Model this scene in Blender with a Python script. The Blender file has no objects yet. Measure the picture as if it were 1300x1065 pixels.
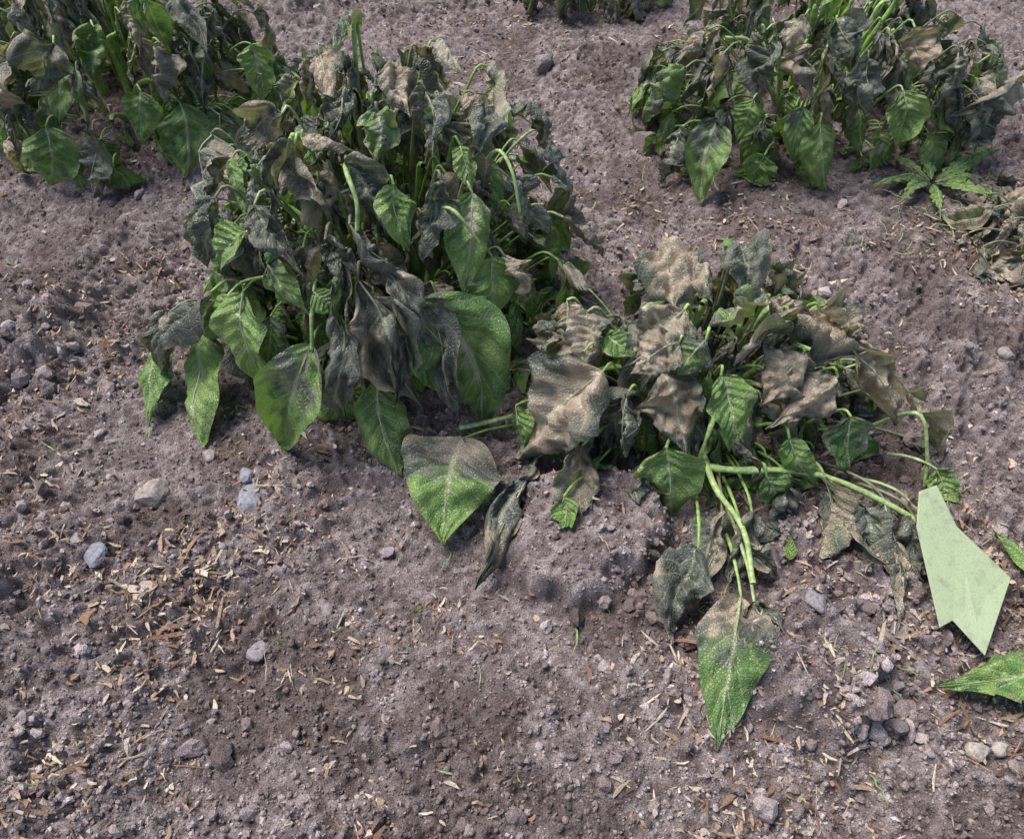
import bpy, math, bmesh
import numpy as np
from mathutils import Vector
rng=np.random.default_rng(7)
V=lambda *a:np.array(a,dtype=float)
def nrm(v):
    return v/(np.linalg.norm(v,axis=-1,keepdims=True)+1e-12)
# ------------------------------------------------------------ noise
TAB=np.random.default_rng(3).random((256,256))
def vn(x,y,f,sd=0):
    ang=.6*sd+.3;X=(x*math.cos(ang)-y*math.sin(ang))*f+17.3*sd+90;Y=(x*math.sin(ang)+y*math.cos(ang))*f+9.1*sd+70
    xi=np.floor(X).astype(int);yi=np.floor(Y).astype(int);fx=X-xi;fy=Y-yi
    fx=fx*fx*(3-2*fx);fy=fy*fy*(3-2*fy)
    a=TAB[xi&255,yi&255];b=TAB[(xi+1)&255,yi&255];c=TAB[xi&255,(yi+1)&255];d=TAB[(xi+1)&255,(yi+1)&255]
    return (a*(1-fx)+b*fx)*(1-fy)+(c*(1-fx)+d*fx)*fy
def sst(x,a,b):
    t=np.clip((x-a)/(b-a),0,1);return t*t*(3-2*t)
def g2(x,y,cx,cy,r,ry=None):
    ry=ry or r
    return np.exp(-((x-cx)/r)**2-((y-cy)/ry)**2)
def mound(x,y,cx,cy,rx,ry,sd,p=.35):
    # flat-topped heap of earth with a crumbling, uneven edge
    d=np.sqrt(((x-cx)/rx)**2+((y-cy)/ry)**2)+.45*(vn(x,y,14,sd)-.5)+.25*(vn(x,y,45,sd+1)-.5)
    return sst(-d,-1-p,-1+p)
def macro(x,y):
    h=.03*g2(x,y,-.19,.95,.3)+.03*g2(x,y,.27,.78,.26)+.02*g2(x,y,-.8,1.5,.3)+.02*g2(x,y,.6,1.48,.35)
    h+=.045*mound(x,y,.09,.50,.105,.085,21,.18)+.050*mound(x,y,.345,.33,.085,.085,22,.18)+.045*mound(x,y,-.84,.86,.14,.13,23,.3)+.025*mound(x,y,-.66,.47,.09,.06,24,.4)+.02*mound(x,y,.8,.9,.12,.08,25,.4)+.015*mound(x,y,-.1,.3,.12,.06,26,.3)
    h+=.03*(vn(x,y,3.1,1)-.5)+.022*(vn(x,y,7.3,2)-.5)
    h-=.026*g2(x,y,.215,.43,.022,.07)
    return h
def msk(x,y):
    m=np.clip(vn(x,y,4.2,5)*1.7-.35,.2,1);return m*(1-.55*g2(x,y,-.04,.42,.22,.13))
def hlow(x,y):
    h=macro(x,y);m=msk(x,y)
    n=vn(x,y,17,3);h=h+.021*m*(1-np.abs(2*n-1))
    n=vn(x,y,38,4);return h+.017*m*(1-np.abs(2*n-1))
def height(x,y):
    m=msk(x,y);h=hlow(x,y)
    n=vn(x,y,80,6);n2=vn(x,y,150,7)
    h=h+.012*(m*.7+.3)*(.5-np.abs(2*n-1))+.008*(.5-np.abs(2*n2-1))*(m*.5+.5)+.004*(vn(x,y,290,8)-.5)
    return h
# ------------------------------------------------------------ materials
def newmat(n):
    m=bpy.data.materials.new(n);m.use_nodes=True;nt=m.node_tree;nt.nodes.clear()
    return m,nt
class NT:
    def __init__(s,nt): s.nt=nt
    def n(s,t,**k):
        o=s.nt.nodes.new(t)
        for a,b in k.items(): setattr(o,a,b)
        return o
    def l(s,a,b): s.nt.links.new(a,b)
    def inp(s,sock,v):
        if hasattr(v,'links'): s.l(v,sock)
        else: sock.default_value=v
    def math(s,op,a,b=None,c=None,clamp=False):
        o=s.n('ShaderNodeMath',operation=op,use_clamp=clamp);s.inp(o.inputs[0],a)
        if b is not None:s.inp(o.inputs[1],b)
        if c is not None:s.inp(o.inputs[2],c)
        return o.outputs[0]
    def mix(s,f,a,b,bt='MIX'):
        o=s.n('ShaderNodeMix',data_type='RGBA',blend_type=bt);s.inp(o.inputs[0],f)
        s.inp(o.inputs[6],a if not isinstance(a,tuple) else (*a,1));s.inp(o.inputs[7],b if not isinstance(b,tuple) else (*b,1))
        return o.outputs[2]
    def noise(s,co,sc,det=3,ro=.6):
        o=s.n('ShaderNodeTexNoise');s.l(co,o.inputs['Vector']);o.inputs['Scale'].default_value=sc;o.inputs['Detail'].default_value=det;o.inputs['Roughness'].default_value=ro
        return o.outputs['Fac']
    def sstep(s,x,a,b):
        o=s.n('ShaderNodeMapRange',interpolation_type='SMOOTHSTEP');s.l(x,o.inputs[0]);o.inputs[1].default_value=a;o.inputs[2].default_value=b
        return o.outputs[0]
    def bump(s,h,st,d,prev=None):
        o=s.n('ShaderNodeBump');o.inputs['Strength'].default_value=st;o.inputs['Distance'].default_value=d;s.l(h,o.inputs['Height'])
        if prev: s.l(prev,o.inputs['Normal'])
        return o.outputs[0]
def attr_mat(name,rough=.85,bs_=300,bd=.001,spec=.25,mot=.35,det=2,bst=.8):
    m,nt=newmat(name);N=NT(nt)
    at=N.n('ShaderNodeAttribute',attribute_name='Col').outputs['Color']
    co=N.n('ShaderNodeTexCoord').outputs['Object'];n=N.noise(co,bs_,det,.7)
    v=N.math('MULTIPLY_ADD',N.sstep(n,.28,.72),2*mot,1-mot)
    cmb=N.n('ShaderNodeCombineColor')
    for i in range(3):N.l(v,cmb.inputs[i])
    col=N.mix(1.0,at,cmb.outputs[0],'MULTIPLY')
    bs=N.n('ShaderNodeBsdfPrincipled');N.l(col,bs.inputs['Base Color']);bs.inputs['Roughness'].default_value=rough;bs.inputs['Specular IOR Level'].default_value=spec
    N.l(N.bump(n,bst,bd),bs.inputs['Normal'])
    o=N.n('ShaderNodeOutputMaterial');N.l(bs.outputs[0],o.inputs[0]);return m
def leaf_mat(name='leaf',B=1.0):
    m,nt=newmat(name);N=NT(nt)
    at=N.n('ShaderNodeAttribute',attribute_name='Col');sep=N.n('ShaderNodeSeparateColor');N.l(at.outputs['Color'],sep.inputs[0])
    tm,dm,rnd=sep.outputs;n1=at.outputs['Alpha']
    uv=N.n('ShaderNodeUVMap',uv_map='UVMap');sx=N.n('ShaderNodeSeparateXYZ');N.l(uv.outputs[0],sx.inputs[0])
    co=N.n('ShaderNodeTexCoord').outputs['Object']
    s=N.math('ABSOLUTE',N.math('MULTIPLY_ADD',sx.outputs[0],2,-1));t=sx.outputs[1]
    n2=N.noise(co,130,3,.72)
    nl=N.math('MULTIPLY_ADD',rnd,3.5,5.5)
    ph=N.math('SUBTRACT',N.math('MULTIPLY',t,nl),N.math('MULTIPLY',N.math('POWER',s,.85),1.7))
    ph=N.math('ADD',ph,N.math('MULTIPLY',n1,.35))
    ph=N.math('ADD',ph,N.math('MULTIPLY',n2,.15))
    pp=N.math('PINGPONG',ph,.5)
    lat=N.sstep(pp,.085,.0)
    fade=N.math('SUBTRACT',1.0,N.math('MULTIPLY',s,.55),clamp=True)
    lat=N.math('MULTIPLY',lat,fade)
    mid=N.sstep(s,.10,.02)
    vo=N.n('ShaderNodeTexVoronoi',feature='DISTANCE_TO_EDGE');N.l(co,vo.inputs['Vector']);vo.inputs['Scale'].default_value=260
    ret=N.sstep(vo.outputs['Distance'],.16,.0)
    vein=N.math('MAXIMUM',mid,N.math('MULTIPLY',lat,.85));vein=N.math('MAXIMUM',vein,N.math('MULTIPLY',ret,.32))
    g=N.mix(rnd,(.075*B,.195*B,.030*B),(.19*B,.35*B,.060*B))
    g=N.mix(N.math('MULTIPLY',N.sstep(n1,.4,.7),.6),g,(.28*B,.40*B,.10*B))
    g=N.mix(N.math('MULTIPLY',N.sstep(n1,.45,.25),.5),g,(.045*B,.115*B,.025*B))
    dk=N.mix(N.sstep(n1,.3,.65),(.032,.044,.034),(.155,.172,.14))
    dk=N.mix(N.math('MULTIPLY',N.sstep(n2,.5,.7),.35),dk,(.24,.24,.195))
    dk=N.mix(N.math('MULTIPLY',N.sstep(n2,.5,.3),.6),dk,(.026,.031,.026))
    dk=N.mix(N.math('MULTIPLY',rnd,.2),dk,(.29,.28,.22))
    tn=N.mix(N.sstep(n1,.25,.7),(.66,.52,.385),(.40,.285,.195))
    tn=N.mix(N.math('MULTIPLY',N.sstep(n2,.42,.65),.5),tn,(.26,.21,.165))
    tn=N.mix(N.math('MULTIPLY',N.sstep(rnd,.5,1.0),.45),tn,(.34,.33,.26))
    col=N.mix(dm,g,dk);col=N.mix(tm,col,tn)
    vc=N.mix(.65,col,(.68,.66,.44))
    col=N.mix(N.math('MULTIPLY',vein,.85),col,vc)
    bs=N.n('ShaderNodeBsdfPrincipled');N.l(col,bs.inputs['Base Color'])
    rg=N.math('MULTIPLY_ADD',tm,.25,.30);N.l(N.math('MULTIPLY_ADD',n2,.18,rg),bs.inputs['Roughness']);bs.inputs['Specular IOR Level'].default_value=.65
    hh=N.math('SUBTRACT',N.math('MULTIPLY',pp,1.3),N.math('MULTIPLY',ret,.30));hh=N.math('ADD',hh,N.math('MULTIPLY',n2,.8))
    N.l(N.bump(hh,1.0,.0033),bs.inputs['Normal'])
    tr=N.n('ShaderNodeBsdfTranslucent');N.l(N.mix(1.0,col,(1.3,1.5,.6),'MULTIPLY'),tr.inputs[0])
    mx=N.n('ShaderNodeMixShader');mx.inputs[0].default_value=.16;N.l(bs.outputs[0],mx.inputs[1]);N.l(tr.outputs[0],mx.inputs[2])
    o=N.n('ShaderNodeOutputMaterial');N.l(mx.outputs[0],o.inputs[0]);return m
M_soil=attr_mat('soil',.93,430,.006,.2,.55,4,1.0)
M_leaf=leaf_mat();M_weed=leaf_mat('weed_leaf',1.15)
M_stem=attr_mat('stem',.5,150,.0008,.4,.3)
M_clod=attr_mat('clod',.93,600,.0016,.2,.45)
M_chip=attr_mat('dry_straw',.8,500,.0006,.25,.35)
M_stone=attr_mat('stone',.65,220,.0008,.35,.3)
# ------------------------------------------------------------ mesh builder
class MB:
    def __init__(s): s.v=[];s.q=[];s.c=[];s.uv=[];s.m=[];s.n=0
    def grid(s,P,C,UV,mat=0,wrap=False):
        a,b=P.shape[:2]
        idx=np.arange(a*b).reshape(a,b)+s.n
        i2=np.concatenate([idx,idx[:,:1]],1) if wrap else idx
        q=np.stack([i2[:-1,:-1],i2[:-1,1:],i2[1:,1:],i2[1:,:-1]],-1).reshape(-1,4)
        C=C.reshape(-1,C.shape[-1])
        if C.shape[1]==3: C=np.c_[C,np.ones(len(C))]
        s.v.append(P.reshape(-1,3));s.c.append(C);s.uv.append(UV.reshape(-1,2));s.q.append(q);s.m.append(np.full(len(q),mat));s.n+=a*b
    def raw(s,P,F,C,mat=0):
        s.v.append(P);s.c.append(np.c_[C,np.ones(len(C))]);s.uv.append(np.zeros((len(P),2)));s.q.append(F+s.n);s.m.append(np.full(len(F),mat));s.n+=len(P)
    def make(s,name,mats,smooth=True):
        v=np.concatenate(s.v);q=np.concatenate(s.q);c=np.concatenate(s.c);uv=np.concatenate(s.uv);mi=np.concatenate(s.m)
        me=bpy.data.meshes.new(name);k=q.shape[1]
        me.vertices.add(len(v));me.vertices.foreach_set('co',v.ravel().astype(np.float32))
        me.loops.add(q.size);me.loops.foreach_set('vertex_index',q.ravel().astype(np.int32))
        me.polygons.add(len(q));me.polygons.foreach_set('loop_start',np.arange(0,q.size,k,dtype=np.int32))
        me.polygons.foreach_set('material_index',mi.astype(np.int32))
        me.polygons.foreach_set('use_smooth',np.full(len(q),smooth))
        at=me.color_attributes.new('Col','FLOAT_COLOR','POINT');at.data.foreach_set('color',c.ravel().astype(np.float32))
        ul=me.uv_layers.new(name='UVMap');ul.data.foreach_set('uv',uv[q.ravel()].ravel().astype(np.float32))
        for m in mats: me.materials.append(m)
        me.update(calc_edges=True);me.validate()
        ob=bpy.data.objects.new(name,me);bpy.context.collection.objects.link(ob);return ob
# ------------------------------------------------------------ plant parts
def tube(mb,pts,r0,r1,col,mat=1,k=7,n=12):
    pts=np.array(pts,float)
    P=np.vstack([2*pts[0]-pts[1],pts,2*pts[-1]-pts[-2]]);out=[]
    seg=len(pts)-1;per=max(3,n//seg)
    for i in range(seg):
        for t in np.linspace(0,1,per,endpoint=(i==seg-1)):
            a,b,c,d=P[i:i+4];out.append(.5*((2*b)+(c-a)*t+(2*a-5*b+4*c-d)*t*t+(-a+3*b-3*c+d)*t**3))
    C=np.array(out);L=len(C)
    T=nrm(np.gradient(C,axis=0));ref=V(.31,.2,.93);S=nrm(np.cross(T,ref));N=np.cross(S,T)
    th=np.linspace(0,2*math.pi,k,endpoint=False);tt=np.linspace(0,1,L)
    r=(r0+(r1-r0)*tt)*(1+rng.normal(0,.07,L))
    G=C[:,None]+r[:,None,None]*(S[:,None]*np.cos(th)[None,:,None]+N[:,None]*np.sin(th)[None,:,None]*.85)
    cc=np.broadcast_to(np.array(col),(L,k,3)).copy();cc*=(1+rng.normal(0,.12,(L,1,1)))
    mb.grid(G,cc,np.zeros((L,k,2)),mat,wrap=True)
    return C
def leaf(mb,b,tip,n,w,kind,hero=True,tooth=0,mat=0,depth=.4):
    b=np.array(b,float);tip=np.array(tip,float);n=nrm(np.array(n,float))
    nu,nv=(17,40) if hero else (13,26)
    if tooth: nv=72
    L=np.linalg.norm(tip-b)
    K=kind=='K';r=rng.random()
    sag=rng.uniform(.08,.22) if not K else rng.uniform(.05,.28)
    side=nrm(np.cross(tip-b,n))
    ctrl=b*.62+tip*.38+n*sag*L+side*rng.normal(0,.12)*L
    t=np.linspace(0,1,nv)[:,None]
    C=(1-t)**2*b+2*t*(1-t)*ctrl+t*t*tip
    if K: C=C+side*(.06*L*np.sin(t*rng.uniform(4,9)+rng.random()*6))*t*(1-t)*3+n*(.05*L*np.sin(t*rng.uniform(5,10)+rng.random()*6))*t*(1-t)*3
    Tn=nrm(np.gradient(C,axis=0));S=nrm(np.cross(Tn,n));N=np.cross(S,Tn)
    tw=rng.normal(0,.25 if not K else .9)*(t-.3)+(rng.normal(0,.2) if not K else rng.normal(0,.45))
    S,N=S*np.cos(tw)+N*np.sin(tw),N*np.cos(tw)-S*np.sin(tw)
    fold={'G':.22,'M':.2,'Q':.12,'T':.38,'K':.75}[kind]*rng.uniform(.5,1.5)
    if rng.random()<.35: fold=-fold
    curl={'G':.55,'M':.6,'Q':.35,'T':1.4,'K':2.0}[kind]*rng.uniform(.5,1.5)*(-1 if rng.random()<.75 else 1)
    wf=w*.5*{'G':1.0,'M':1.0,'Q':1.02,'T':1.22,'K':1.3}[kind]
    tq=t[:,0]
    prof=np.sin(math.pi*np.clip(tq,0,1)**.80)**.90*(1-.35*tq**2.2)
    prof=np.maximum(prof,.03)
    if tooth: prof=prof*(1-depth*((tq*tooth)%1))
    else: prof=prof*(1+.05*np.sin(tq*rng.uniform(9,16)+rng.random()*6))
    s=np.linspace(-1,1,nu);h=nu//2
    cv=curl*(1+.6*np.sin(tq*rng.uniform(2,6)+rng.random()*6))
    asym=rng.uniform(.5,1.5)
    X=np.zeros((nv,nu));Z=np.zeros((nv,nu));ds=2/(nu-1)
    for sg,sc in ((1,asym),(-1,2-asym)):
        x=np.zeros(nv);z=np.zeros(nv)
        for i in range(1,h+1):
            ph=fold+cv*sc*(i*ds-.5*ds)**1.6
            x=x+np.cos(ph)*ds;z=z+np.sin(ph)*ds
            X[:,h+sg*i]=sg*x;Z[:,h+sg*i]=z
    ox,oy=rng.random(2)*50
    rag={'G':.06,'M':.1,'Q':.1,'T':.3,'K':.38}[kind]
    ragn=1+rag*(vn(np.sign(s)[None,:]*3+ox+0*tq[:,None],tq[:,None]+oy,9,11)+.5*vn(np.sign(s)[None,:]*3+ox+0*tq[:,None],tq[:,None]+oy,22,12)-.75)*np.abs(s)[None,:]
    X*=(prof*wf)[:,None]*ragn;Z*=(prof*wf)[:,None]*ragn
    ss=np.abs(s)[None,:]
    ph=tq[:,None]*(5.5+3.5*r)-ss**.85*1.7+.2
    q=np.abs(((ph)%1)-.5)*2
    Z+=w*.042*(1-q)*np.sin(math.pi*np.clip(ss,0,1))**.6*prof[:,None]*(1 if hero else .6)*(.5 if K else 1)
    cr={'G':.08,'M':.1,'Q':.09,'T':.19,'K':.23}[kind]
    edge=prof[:,None]**.5
    Z+=w*cr*2.4*edge*(vn(s[None,:]*.5+ox+0*tq[:,None],tq[:,None]*1.2+oy,3.0,2)-.5)
    Z+=w*cr*1.5*edge*(vn(s[None,:]*.5+ox+0*tq[:,None],tq[:,None]*1.4+oy,6.5,4)-.5)
    # limp lengthwise pleats of tissue that has lost its turgor
    pl={'G':.015,'M':.03,'Q':.03,'T':.08,'K':.15}[kind]*rng.uniform(.4,1.2)
    Z+=w*pl*edge*np.sin(s[None,:]*rng.uniform(4,7.5)+tq[:,None]*rng.normal(0,2.5)+rng.random()*6)
    if kind in 'KT': Z+=w*cr*.8*edge*(vn(s[None,:]*.5+ox+0*tq[:,None],tq[:,None]*1.6+oy,12,6)-.5)
    Z+=w*cr*.8*(ss**3)*edge*np.sin(tq[:,None]*rng.uniform(8,17)+np.sign(s)[None,:]*1.3+rng.random()*6)
    G=C[:,None]+S[:,None]*X[...,None]+N[:,None]*Z[...,None]
    # rest on the soil instead of passing through it
    gz=hlow(G[...,0],G[...,1])+.009
    G[...,2]=np.where(G[...,2]<gz,gz+(G[...,2]-gz)*.04,G[...,2])
    tt=np.broadcast_to(tq[:,None],(nv,nu));sb=np.broadcast_to(ss,(nv,nu))
    if kind=='G': tan=.12*(1-tt)*(r<.3)+.25*sb**6+0*sb;dk=.04+.3*(sb**3)*rng.random()+(.4*(1-tt) if rng.random()<.3 else 0)
    elif kind=='M': tan=.8*np.exp(-(sb/.28)**2)*np.exp(-((tt-.35)/.3)**2);dk=.06+.5*np.abs(tt-rng.uniform(.35,.65))*rng.uniform(.6,1.2)+.12*sb
    elif kind=='Q': tan=.95*np.clip(1.0-tt*1.5,0,1);dk=.8*np.clip(1.2-tt*1.75,0,1)+.1*sb
    elif kind=='T': tan=.85-.6*sb**2.0-.3*(tt>.8);dk=.9+0*sb
    else: tan=rng.choice([0,.15,.3,.5],p=[.4,.25,.2,.15])+.35*sb**4;dk=(.9 if rng.random()<.78 else .42)+0*sb
    ax,ay=G[...,0]+G[...,2]*.7,G[...,1]-G[...,2]*.6
    n1=.6*vn(ax,ay,38,31)+.4*vn(ax,ay,110,32)
    dm=sst(dk+(n1-.5)*.9,.3,.6);tm=sst(tan-(n1-.5)*.9,.32,.7)
    n3=.5*vn(ax+5,ay,60,33)+.5*vn(ax+3,ay,150,34)
    col=np.stack([tm+0*sb,dm+0*sb,np.full_like(tt,r),n3],-1)
    uv=np.stack([np.broadcast_to((s[None,:]+1)/2,(nv,nu)),tt],-1)
    mb.grid(G,col,uv,mat)
    ii=[0,nv//3,2*nv//3,nv-3]
    if hero:
        tube(mb,G[ii,h]-N[ii]*.0003,.0011+w*.010,.0003,(.30,.36,.18) if kind in 'GMQ' else (.26,.26,.19),1,5,9)
    return C
STEM=[(.26,.40,.10),(.34,.48,.15),(.22,.36,.08),(.38,.46,.20)]
def petiole(mb,o,b,r=.0019,dead=False):
    o=np.array(o);b=np.array(b)
    d=b-o;d[2]=0
    st=o+d*rng.uniform(.6,.85);st[2]=max(.02,b[2]*rng.uniform(.6,.88))
    c=st*.25+b*.75;c[2]=b[2]+rng.uniform(.002,.010)
    col=STEM[rng.integers(4)] if not dead else (.20,.20,.12)
    tube(mb,[st,(st+c)/2+V(0,0,.004),c,b],r*1.4,r,col,1,6,12)
def plant(dome,heroes,nstem,nfill,seed,green_h=.45,flen=1.0,stop=.97):
    global rng
    rng=np.random.default_rng(seed)
    mb=MB();cx,cy,ra,rb,h=dome;o=V(cx,cy,0);R=V(ra,rb,h)
    gz=float(macro(np.array(cx),np.array(cy)))
    for i in range(nstem):
        th=i/nstem*2*math.pi+rng.normal(0,.25);el=rng.uniform(.35,1.45)
        rr=rng.uniform(.75*min(1,stop/.85),stop)
        p=o+R*V(math.cos(th)*math.cos(el),math.sin(th)*math.cos(el),math.sin(el))*rr
        st=V(cx+.05*math.cos(th),cy+.05*math.sin(th),gz-.01)
        m1=st+(p-st)*V(.3,.3,.55)+rng.normal(0,.008,3);m2=st+(p-st)*V(.65,.65,.92)+rng.normal(0,.008,3)
        tube(mb,[st,m1,m2,p],.0074,.0038,STEM[rng.integers(4)],1,8,18)
    for q in heroes:
        bx,by,bz,tx,ty,tz,w,k=q
        b=V(bx,by,bz)/1000;t=V(tx,ty,tz)/1000
        if bz<=20 and tz<=20 and k!='Q':
            b=b*V(.95,.95,1);b[2]=.062
        if bz<=20 and k=='Q': b=b*V(.97,.97,1);b[2]=.045
        n=nrm(((b+t)/2-o)/(R*R))
        if b[2]<.07: n=nrm(n*.25+V(0,-.1,1))
        else: n=nrm(n+V(0,0,.25)+rng.normal(0,.1,3))
        b=b+V(0,0,.006)
        leaf(mb,b,t,n,w/1000,k,True)
        petiole(mb,o,b,dead=k in 'K' and rng.random()<.5)
    for i in range(nfill):
        th=rng.uniform(0,2*math.pi);sz=rng.uniform(.05,1)
        el=math.asin(sz);rr=rng.uniform(.5,.78) if rng.random()<.35 else rng.uniform(.78,1.03)
        dr=V(math.cos(th)*math.cos(el),math.sin(th)*math.cos(el),math.sin(el))
        b=o+R*dr*rr;b[2]=max(b[2],.06)
        n=nrm(dr/R);down=V(0,0,-1);tg=nrm(down-n*(down@n)*.55+rng.normal(0,.2,3))
        if sz>.85: tg=nrm(V(dr[0],dr[1],-1.5)+rng.normal(0,.3,3))
        zf=b[2]/h
        wilt=zf>green_h+rng.normal(0,.12) and rng.random()<.88
        if green_h<0: wilt=True
        k=('K' if rng.random()<(.82 if green_h>=0 else .55) else 'T') if wilt else ('G' if rng.random()<.75 else 'M')
        L=rng.uniform(.06,.12)*flen*(1.15 if k=='K' else 1);w=L*({'K':.38,'T':.5,'G':.62,'M':.62}[k])*rng.uniform(.75,1.15)
        leaf(mb,b,b+tg*L,nrm(n+V(0,0,.2)+rng.normal(0,.2,3)),w,k,False)
        petiole(mb,o,b,r=.0016,dead=k=='K' and rng.random()<.6 or green_h<0)
        if rng.random()<(.8 if k=='K' else .4):
            for sg in (-1,1):
                sd=nrm(np.cross(tg,n))*sg
                bb=b+(o+V(0,0,b[2])-b)*.1
                leaf(mb,bb,bb+nrm(tg+sd*.45+rng.normal(0,.18,3))*L*rng.uniform(.5,.75),n,w*.6,k,False)
    return mb
def parse(s):
    out=[]
    for l in s.strip().split(';'):
        a=l.split();out.append([float(x) for x in a[:7]]+[a[7]])
    return out
# leaf attachment point, leaf tip (mm, world), width (mm), condition
A="""-440 781 98 -429 632 15 106 G;-505 787 68 -521 673 15 68 G;-342 734 219 -334 684 90 88 G;-401 769 186 -511 754 35 46 K;-253 678 183 -320 625 15 99 M;-175 656 131 -151 588 15 89 G;-112 704 233 -43 673 15 125 M;-186 708 262 -122 655 91 72 K;-192 745 315 -102 711 240 57 K;-49 804 317 -60 722 223 73 M;-25 764 251 -39 710 171 79 G;64 835 184 51 769 99 66 G;-258 822 371 -303 759 293 47 K;-313 785 314 -254 718 265 43 K;-411 958 301 -423 866 253 64 K;-378 830 292 -402 789 216 46 K;-195 794 363 -149 742 306 60 K;-301 735 263 -250 692 218 60 G;-327 768 285 -378 769 227 61 G;-249 826 377 -181 809 374 26 T;-239 951 415 -218 854 398 40 T;-166 944 419 -170 869 404 40 K;-145 924 414 -123 858 390 43 T;-84 799 337 -110 732 278 47 K;-35 1054 346 -10 916 339 53 K;0 980 329 45 975 273 52 K;46 1027 258 89 973 180 53 K;72 895 211 142 948 103 46 T;-5 849 308 48 834 219 47 K;-212 692 231 -225 646 69 45 K;-242 704 246 -212 691 228 38 G;-140 780 345 -124 735 288 56 G;-277 865 386 -346 864 344 46 K;-10 773 244 16 760 180 51 K;-106 898 398 -95 822 360 43 K;-63 845 356 -49 804 317 38 G;-194 879 409 -210 822 381 46 K;-159 850 395 -158 796 362 46 K;-306 819 346 -322 778 301 40 K;-206 1051 402 -222 956 418 40 K;-103 1060 376 -62 977 381 37 T;-40 918 365 -49 844 345 44 K;55 925 255 103 951 139 48 K;-222 735 300 -202 703 253 39 K;-290 816 354 -224 765 334 42 K;-129 686 203 -95 665 104 61 M;-370 746 200 -471 817 52 61 G;-170 700 240 -155 640 110 50 K;-150 715 270 -80 670 170 48 K;-205 720 280 -190 670 170 46 K;-480 790 130 -495 730 40 50 K;-120 700 240 -70 640 80 46 K"""
B="""-69 650 15 -89 488 15 140 Q;113 637 176 5 612 15 108 T;34 600 42 -46 424 15 84 K;89 582 94 88 509 15 66 T;180 619 189 216 551 116 88 T;143 610 168 144 562 104 48 K;190 559 122 210 525 17 95 G;211 688 231 136 637 187 76 T;193 804 231 199 692 231 76 T;234 650 219 200 618 193 66 G;251 613 196 266 554 129 68 G;338 681 228 456 663 176 86 T;355 642 206 300 589 173 71 T;399 625 180 309 571 150 55 T;427 654 187 501 619 96 66 T;421 595 139 435 562 65 78 G;342 672 224 268 624 205 57 K;96 715 202 87 647 169 62 T;59 715 181 51 668 156 45 K;91 665 182 -5 700 113 30 K;285 782 242 285 693 237 54 K;306 705 239 240 668 228 48 K;274 564 144 309 542 99 29 K;457 542 15 428 438 15 62 K;483 488 15 453 366 15 66 K;560 647 22 544 535 15 48 K;527 548 15 581 471 15 36 T;237 477 15 186 347 15 56 K;270 523 36 225 431 15 54 K;279 410 15 218 230 15 84 Q;294 404 15 302 338 15 46 K;351 537 70 308 477 15 46 K;581 598 15 578 529 15 47 G;318 539 89 337 529 42 50 G;410 549 52 412 471 15 50 K;5 652 90 16 615 39 48 G;118 675 200 153 644 198 43 G;233 775 242 247 698 238 47 T;316 700 237 371 692 224 34 T;521 656 115 590 611 16 42 K;382 695 222 444 687 195 59 T;201 649 214 145 629 185 57 T;67 846 160 98 754 206 48 T;72 746 193 71 693 182 46 T;339 564 135 397 546 57 44 G;295 488 15 329 433 15 34 K;69 554 15 59 491 15 49 G;300 500 60 262 420 20 48 K;500 500 60 490 420 20 56 K;260 500 70 222 400 20 50 K;465 520 70 470 400 20 56 K;395 545 80 385 460 25 44 K"""
Cc="""-835 1266 125 -878 1250 15 101 G;-753 1264 118 -771 1208 15 86 K;-657 1300 173 -680 1271 90 78 G;-601 1314 142 -622 1257 15 109 G;-615 1350 233 -624 1307 154 83 K;-559 1384 216 -568 1330 126 71 K;-779 1313 251 -842 1284 182 81 K;-711 1333 268 -732 1294 205 81 K;-494 1462 177 -488 1405 98 90 G;-863 1307 227 -906 1283 137 69 K;-547 1339 104 -556 1320 33 75 G;-470 1513 128 -464 1449 73 62 K"""
D="""371 1286 128 350 1192 15 108 G;315 1309 99 276 1245 15 81 K;540 1244 146 590 1220 15 78 G;509 1256 168 508 1233 82 56 G;673 1264 193 686 1237 104 83 G;459 1243 83 449 1240 33 72 G;601 1283 239 612 1246 160 67 K;766 1313 237 745 1271 175 82 K;873 1353 203 856 1291 101 78 T;967 1406 130 770 1268 147 57 T;439 1319 248 430 1277 171 75 K;495 1306 254 517 1265 192 60 K;313 1355 187 249 1367 88 65 K;372 1337 225 354 1305 155 62 K;542 1323 286 576 1277 228 66 K;423 1279 170 408 1263 103 70 G;831 1298 159 900 1312 72 72 K;676 1317 276 689 1277 214 73 T"""
mats=[M_leaf,M_stem]
mb=plant((-.19,.95,.28,.28,.41),parse(A),12,340,11,green_h=.40,stop=.9)
for P,r in (([(-.2,.97,.2),(-.21,1.0,.33),(-.206,1.03,.435)],.005),([(-.12,.93,.1),(-.1,.89,.3),(-.10,.86,.40)],.0065),
            ([(-.2,.86,.33),(-.195,.79,.368),(-.18,.75,.35),(-.182,.735,.32)],.0036),([(-.24,.86,.34),(-.26,.83,.385),(-.262,.80,.36)],.0034),
            ([(-.05,.86,.30),(-.02,.86,.345),(0,.83,.335),(.01,.81,.29)],.0032),([(-.23,.76,.22),(-.245,.70,.235),(-.253,.672,.183)],.0036),([(-.1,.8,.3),(-.07,.76,.33),(-.04,.75,.29)],.003)):
    tube(mb,P,r,r*.7,(.32,.43,.15),1,8,16)
mb.make('potato_plant',mats)
mb=plant((.27,.75,.28,.20,.215),parse(B),12,170,12,green_h=.42,stop=.85)
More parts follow.
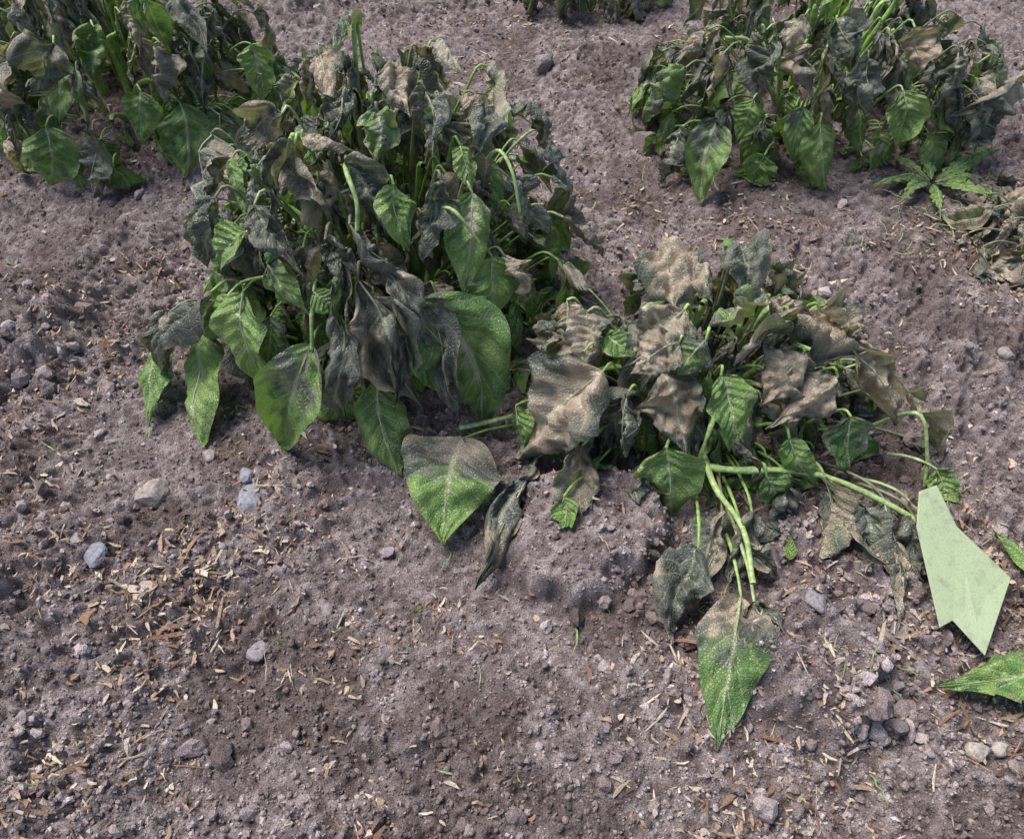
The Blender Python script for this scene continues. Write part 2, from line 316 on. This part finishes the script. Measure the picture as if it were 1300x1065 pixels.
for P,r in (([(.236,.60,.06),(.25,.56,.088),(.28,.552,.09),(.39,.548,.085),(.495,.495,.07),(.52,.47,.05)],.0052),([(.245,.58,.09),(.253,.525,.090),(.28,.472,.080),(.28,.403,.075)],.0046),
            ([(-.072,.645,.055),(-.0115,.655,.065),(.078,.682,.07),(.2,.73,.03)],.0036),([(.47,.64,.05),(.52,.62,.12),(.54,.585,.08),(.545,.56,.04)],.0035),
            ([(.27,.7,.05),(.26,.62,.13),(.245,.58,.14),(.235,.56,.09)],.004)):
    tube(mb,P,r,r*.75,(.36,.47,.17),1,8,20)
mb.make('potato_plant.001',mats)
plant((-.79,1.5,.35,.25,.37),parse(Cc),14,230,13,green_h=.36,stop=.88).make('potato_plant.002',mats)
plant((.60,1.47,.37,.24,.33),parse(D),16,200,14,green_h=.36,stop=.9).make('potato_plant.003',mats)
plant((.19,2.08,.20,.18,.30),[],7,90,15,green_h=.12,stop=.88).make('potato_plant.004',mats)
plant((1.02,1.08,.27,.16,.13),[],8,90,16,green_h=-1,stop=.76,flen=1.1).make('potato_plant.005',mats)
# ------------------------------------------------------------ weeds
def weed(name,c,tips,w,seed,tooth=7,depth=.4):
    global rng
    rng=np.random.default_rng(seed);mb=MB();c=V(c[0],c[1],float(hlow(np.array(c[0]),np.array(c[1])))+.012)
    for x,y in tips:
        t=V(x,y,float(hlow(np.array(x),np.array(y)))+.02)
        b=c+(t-c)*.06;leaf(mb,b,t,V(0,0,1),w*rng.uniform(.85,1.1),'G',True,tooth=tooth,depth=depth)
    mb.make(name,[M_weed,M_stem])
weed('dandelion_plant',(.78,1.23),[(.65,1.20),(.71,1.31),(.745,1.10),(.88,1.15),(.87,1.24),(.93,1.31),(.79,1.35),(.69,1.15)],.038,21)
weed('dandelion_plant.001',(.70,.33),[(.475,.30),(.80,.22),(.82,.36),(.70,.15)],.095,22,9,.2)
weed('dandelion_plant.002',(.76,.40),[(.60,.485),(.9,.5),(.92,.35)],.085,23,8,.15)
rng=np.random.default_rng(31);mb=MB()
for x,y,th,L in ((.345,.455,1.4,.035),(-.12,.40,.4,.014),(-.27,.35,2,.012),(.1,.56,1,.03)):
    z=float(hlow(np.array(x),np.array(y)))+.012
    leaf(mb,(x,y,z),(x+L*math.cos(th),y+L*math.sin(th),z+.006),(0,-.2,1),L*.45,'G',False)
mb.make('fallen_leaf_fragments',[M_weed,M_stem])
# ------------------------------------------------------------ plant label
pl=[(.500,.516,.062),(.524,.524,.064),(.537,.474,.05),(.586,.413,.035),(.531,.326,.018),(.507,.366,.022),(.490,.358,.020),(.487,.472,.052)]
gz=float(hlow(np.array(.54),np.array(.42)))
bm=bmesh.new();vs=[bm.verts.new((x,y,z+gz)) for x,y,z in pl];f=bm.faces.new(vs);bmesh.ops.recalc_face_normals(bm,faces=[f])
me=bpy.data.meshes.new('plant_label');bm.to_mesh(me);bm.free()
ob=bpy.data.objects.new('plant_label',me);bpy.context.collection.objects.link(ob)
md=ob.modifiers.new('s','SOLIDIFY');md.thickness=.0022;md=ob.modifiers.new('b','BEVEL');md.width=.0012;md.segments=3
m,nt=newmat('pale_green_plastic');N=NT(nt);co=N.n('ShaderNodeTexCoord').outputs['Object']
n=N.noise(co,60,5,.75);n_b=N.noise(co,700,3,.7);bs=N.n('ShaderNodeBsdfPrincipled')
c1=N.mix(N.sstep(n,.45,.75),(.38,.455,.26),(.28,.31,.195))
c1=N.mix(N.math('MULTIPLY',N.sstep(n_b,.56,.66),.65),c1,(.16,.13,.11))
N.l(c1,bs.inputs['Base Color']);bs.inputs['Roughness'].default_value=.5
o=N.n('ShaderNodeOutputMaterial');N.l(bs.outputs[0],o.inputs[0]);me.materials.append(m)
# ------------------------------------------------------------ ground sheet
def axis(a,b,st,far):
    core=np.arange(a,b,st);g=st*1.25**np.arange(1,60);g=np.cumsum(g);g=g[g<far]
    return np.concatenate([(a-g)[::-1],core,b+g])
xs=axis(-1.45,1.5,.0031,80);ys=axis(.08,2.3,.0029,80)
X,Y=np.meshgrid(xs,ys,indexing='ij');Z=height(X,Y)
def soilc(x,y):
    a=vn(x,y,6,41)*.5+vn(x,y,15,42)*.5;b=vn(x,y,70,43)*.5+vn(x,y,160,44)*.5
    c=np.array([.215,.165,.155])+0*x[...,None]
    c=c+(np.array([.40,.328,.312])-c)*sst(b,.3,.75)[...,None]
    c=c+(np.array([.125,.088,.076])-c)*(.6*sst(a,.5,.68))[...,None]
    c=c+(np.array([.075,.053,.047])-c)*(.65*g2(x,y,-.85,.9,.12,.16))[...,None]
    return c
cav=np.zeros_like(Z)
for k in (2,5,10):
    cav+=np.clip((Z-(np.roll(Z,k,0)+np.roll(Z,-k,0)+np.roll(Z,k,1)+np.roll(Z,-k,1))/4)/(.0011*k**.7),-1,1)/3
mb=MB();G=np.stack([X,Y,Z],-1);Cg=soilc(X,Y)*(1+.22*cav[...,None]) # soil colour paler on crests, darker in hollows
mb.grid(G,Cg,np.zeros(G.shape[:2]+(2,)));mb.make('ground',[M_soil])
# ------------------------------------------------------------ scatter
rng=np.random.default_rng(5)
def icos(sub):
    bm=bmesh.new();bmesh.ops.create_icosphere(bm,subdivisions=sub,radius=1);bm.verts.ensure_lookup_table()
    v=np.array([x.co[:] for x in bm.verts]);f=np.array([[q.index for q in p.verts] for p in bm.faces]);bm.free();return v,f
def pos(n,ymin=.12,ymax=2.5):
    y=(ymin**.4+(ymax**.4-ymin**.4)*rng.random(n))**2.5
    x=rng.uniform(-1,1,n)*(.62+.5*y);return x,y
def rotm(n,flat=False):
    a=rng.uniform(0,2*math.pi,n);b=rng.normal(0,.35,n) if flat else rng.uniform(0,2*math.pi,n);c=rng.normal(0,.3,n) if flat else rng.uniform(0,2*math.pi,n)
    z=np.zeros(n);o=z+1
    rz=np.stack([np.cos(a),-np.sin(a),z,np.sin(a),np.cos(a),z,z,z,o],-1).reshape(-1,3,3)
    rx=np.stack([o,z,z,z,np.cos(b),-np.sin(b),z,np.sin(b),np.cos(b)],-1).reshape(-1,3,3)
    ry=np.stack([np.cos(c),z,np.sin(c),z,o,z,-np.sin(c),z,np.cos(c)],-1).reshape(-1,3,3)
    return rz@rx@ry
def scatter(mb,v,f,x,y,size,cols,flat=False,jit=.2,sink=.3,mat=0,lump=0):
    n=len(x);R=rotm(n,flat)
    k=1+rng.normal(0,jit,(n,len(v),1))
    if lump:
        for _ in range(3):
            d=nrm(rng.normal(0,1,(n,3)));k=k*(1-lump*np.clip(np.einsum('nj,vj->nv',d,v)-.25,0,1)*1.4)[...,None]
    P=v[None]*k*size[:,None,:]
    P=np.einsum('nij,nvj->nvi',R,P)
    zz=height(x,y)+size.min(1)*(1-sink*2)
    P+=np.stack([x,y,zz],-1)[:,None]
    F=(f[None]+(np.arange(n)*len(v))[:,None,None]).reshape(-1,f.shape[1])
    mb.raw(P.reshape(-1,3),F,np.repeat(cols,len(v),0),mat)
v0,f0=icos(1);v1,f1=icos(2);v2,f2=icos(3)
def soilcol(x,y):
    k=rng.normal(1.0,.26,len(x)).clip(.5,1.6)[:,None];return soilc(x,y)*k
mb=MB()
x,y=pos(70000);r=np.exp(rng.normal(math.log(.0016),.5,len(x))).clip(.0007,.006)
scatter(mb,v0,f0,x,y,r[:,None]*rng.uniform(.6,1.2,(len(r),3)),soilcol(x,y),jit=.2,lump=.4)
n=6500;x,y=pos(n);kp=rng.random(n)<msk(x,y)*1.3;x=x[kp];y=y[kp]
kp=g2(x,y,.25,.29,.06,.09)<.4;x=x[kp];y=y[kp]
# crumbled lumps along the edges of the heaps
x=np.r_[x,rng.normal(.18,.02,70),rng.normal(.43,.02,60),rng.normal(.40,.03,60),rng.normal(-.72,.06,80)];y=np.r_[y,rng.normal(.43,.05,70),rng.normal(.34,.05,60),rng.normal(.27,.02,60),rng.normal(.82,.07,80)]
n=len(x);r=np.exp(rng.normal(math.log(.0040),.5,n)).clip(.002,.017);r[-270:]*=1.7
scatter(mb,v1,f1,x,y,r[:,None]*rng.uniform(.6,1.1,(n,3)),soilcol(x,y),jit=.12,sink=.36,lump=.55)
mb.make('soil_clods',[M_clod],False)
# dry straw / wood chips: flat, bent, split slivers
def strip(bend,tap):
    v=[];xs_=[-1,-.35,.3,1]
    for z in (-1,1):
        for i,xx in enumerate(xs_):
            hw=[tap,1,.85,.3][i]
            for yy in (-hw,hw): v.append((xx,yy+bend*(1-xx*xx)*1.2,z+bend*2*(xx*xx)))
    f=[]
    for i in range(3):
        a=2*i;f+= [[a,a+1,a+3,a+2],[8+a,8+a+2,8+a+3,8+a+1],[a,a+2,8+a+2,8+a],[a+1,8+a+1,8+a+3,a+3]]
    f+=[[0,8,9,1],[6,7,15,14]]
    return np.array(v,float),np.array(f)
mb=MB()
for (bd_,tp) in ((.0,.7),(.5,.4),(-.6,.9),(1.1,.5)):
    bx,bf=strip(bd_,tp)
    n=20000;x,y=pos(n)
    den=.24+.8*g2(x,y,.66,.62,.25,.25)+.5*g2(x,y,-.5,.9,.3,.25)+.28*g2(x,y,-.40,.33,.4,.15)+1.0*g2(x,y,.13,1.3,.2,.35)+.7*g2(x,y,.7,1.0,.3,.2)+.35*g2(x,y,-.5,.55,.3,.2)+.4*g2(x,y,-1.0,1.1,.4,.3)+.5*g2(x,y,.2,1.9,.6,.3)
    den*=np.clip((vn(x,y,7,9)*.6+vn(x,y,19,10)*.4)*3.2-1.1,.05,1.4);den*=(1-.88*g2(x,y,.1,.46,.18,.13))
    kp=rng.random(n)<den*.65;x=x[kp];y=y[kp];n=len(x)
    L=np.exp(rng.normal(math.log(.0044),.65,n)).clip(.0012,.018)
    sz=np.stack([L,np.minimum(L*.7,np.exp(rng.normal(math.log(.0014),.5,n))),rng.uniform(.00025,.0007,n)],-1)
    tcol=np.array([[.48,.35,.23],[.34,.22,.145],[.60,.49,.36],[.20,.12,.075],[.42,.35,.28],[.27,.155,.095]])[rng.integers(0,6,n)]*rng.uniform(.65,1.1,(n,1))
    scatter(mb,bx,bf,x,y,sz,tcol,flat=True,jit=.16,sink=-.9)
mb.make('dry_straw',[M_chip],False)
# stones
st=[(-.347,.551,.020,.3,(.27,.27,.30)),(-.477,.557,.021,.7,(.36,.29,.26)),(-.521,.462,.014,.3,(.25,.25,.28)),(-.301,.348,.012,.4,(.30,.25,.25)),(-.359,.582,.010,.4,(.30,.29,.32)),
(.514,.236,.011,.7,(.45,.39,.33)),(.539,.239,.009,.7,(.43,.37,.33)),(.41,.27,.009,.6,(.40,.35,.32)),(.071,1.694,.026,.7,(.30,.24,.23)),(.27,1.384,.028,.75,(.20,.15,.14)),(.345,.378,.012,.6,(.30,.26,.26)),(-.228,.398,.009,.6,(.31,.26,.25)),
(-.55,.48,.010,.3,(.27,.26,.29)),(-.6,.75,.011,.6,(.28,.22,.21)),(.75,.8,.012,.6,(.31,.26,.24)),(-.42,.62,.009,.6,(.31,.26,.24))]
mb=MB()
for X_,Y_,r,fl,c in st:
    d=nrm(v2);k=np.ones(len(d))*1.0
    for _ in range(9):
        pn=nrm(rng.normal(0,1,3));dd=rng.uniform(.55,.85);pr=d@pn;k=np.minimum(k,np.where(pr>.05,dd/np.maximum(pr,.05),9))
    k=k*(1+.08*(vn(d[:,0]+X_*7,d[:,1]+d[:,2]*.7,3,3)-.5))
    P=v2*k[:,None]*V(r*1.35,r*1.0,r*fl*1.3);th=rng.uniform(0,3.14);cs,sn=math.cos(th),math.sin(th)
    P=np.stack([P[:,0]*cs-P[:,1]*sn,P[:,0]*sn+P[:,1]*cs,P[:,2]],-1)+V(X_,Y_,float(height(np.array(X_),np.array(Y_)))+r*fl*.4)
    mb.raw(P,f2,np.tile(np.array(c)*.85,(len(P),1)))
n=260;x,y=pos(n);r=np.exp(rng.normal(math.log(.0042),.4,n)).clip(.002,.010)
cc=np.array([[.27,.25,.27],[.33,.27,.24],[.20,.18,.19],[.42,.37,.33]])[rng.integers(0,4,n)]
scatter(mb,v1,f1,x,y,r[:,None]*rng.uniform(.45,1.15,(n,3)),cc,jit=.05,sink=.2,lump=.8)
mb.make('pebbles',[M_stone],False)
# grass sprigs
mb=MB();n=130;x,y=pos(n,.2,2.3)
x=np.r_[x,rng.normal(.72,.1,60),rng.normal(.45,.06,20)];y=np.r_[y,rng.normal(1.15,.1,60),rng.normal(.3,.05,20)];n=len(x)
for i in range(n):
    if vn(x[i:i+1],y[i:i+1],3,12)[0]<.4: continue
    L=rng.uniform(.012,.045);th=rng.uniform(0,6.28);w=rng.uniform(.0004,.0010)
    t=np.linspace(0,1,7);bend=rng.normal(0,.3)
    px=x[i]+np.cos(th+bend*t)*L*t;py=y[i]+np.sin(th+bend*t)*L*t
    pz=height(px,py)+.002+.25*L*np.sin(t*math.pi*rng.uniform(.5,1))
    sx,sy=-np.sin(th+bend*t),np.cos(th+bend*t);ww=w*(1-t**2)+.0001
    P=np.stack([np.stack([px+sx*ww*k,py+sy*ww*k,pz+abs(k)*.0004],-1) for k in (-1,0,1)],1)
    c=np.array([(.17,.28,.08),(.24,.34,.11),(.46,.41,.23)][rng.integers(0,3)])
    mb.grid(P,np.broadcast_to(c,P.shape).copy(),np.zeros(P.shape[:2]+(2,)))
mb.make('grass_sprigs',[M_stem])
# ------------------------------------------------------------ light, world, camera
sc=bpy.context.scene
w=bpy.data.worlds.new('World');sc.world=w;w.use_nodes=True;nt=w.node_tree;nt.nodes.clear()
EL,RO=math.radians(62),math.radians(304)
sk=nt.nodes.new('ShaderNodeTexSky');sk.sky_type='NISHITA';sk.sun_disc=False;sk.sun_elevation=EL;sk.sun_rotation=RO
sk.air_density=1.0;sk.dust_density=1.0
bg=nt.nodes.new('ShaderNodeBackground');bg.inputs[1].default_value=.15;ou=nt.nodes.new('ShaderNodeOutputWorld')
nt.links.new(sk.outputs[0],bg.inputs[0]);nt.links.new(bg.outputs[0],ou.inputs[0])
d=Vector((math.sin(RO)*math.cos(EL),math.cos(RO)*math.cos(EL),math.sin(EL)))
sl=bpy.data.lights.new('sun','SUN');sl.energy=5.0;sl.angle=math.radians(34);sl.color=(1,.965,.93)
so=bpy.data.objects.new('sun',sl);sc.collection.objects.link(so);so.rotation_euler=d.to_track_quat('Z','Y').to_euler()
cd=bpy.data.cameras.new('camera');cd.sensor_width=36;cd.lens=982/1300*36;cd.clip_start=.02;cd.clip_end=500
co_=bpy.data.objects.new('camera',cd);sc.collection.objects.link(co_);co_.location=(0,0,.9);co_.rotation_euler=(math.radians(38),0,0);sc.camera=co_
sc.view_settings.view_transform='Standard';sc.view_settings.look='None';sc.view_settings.exposure=0
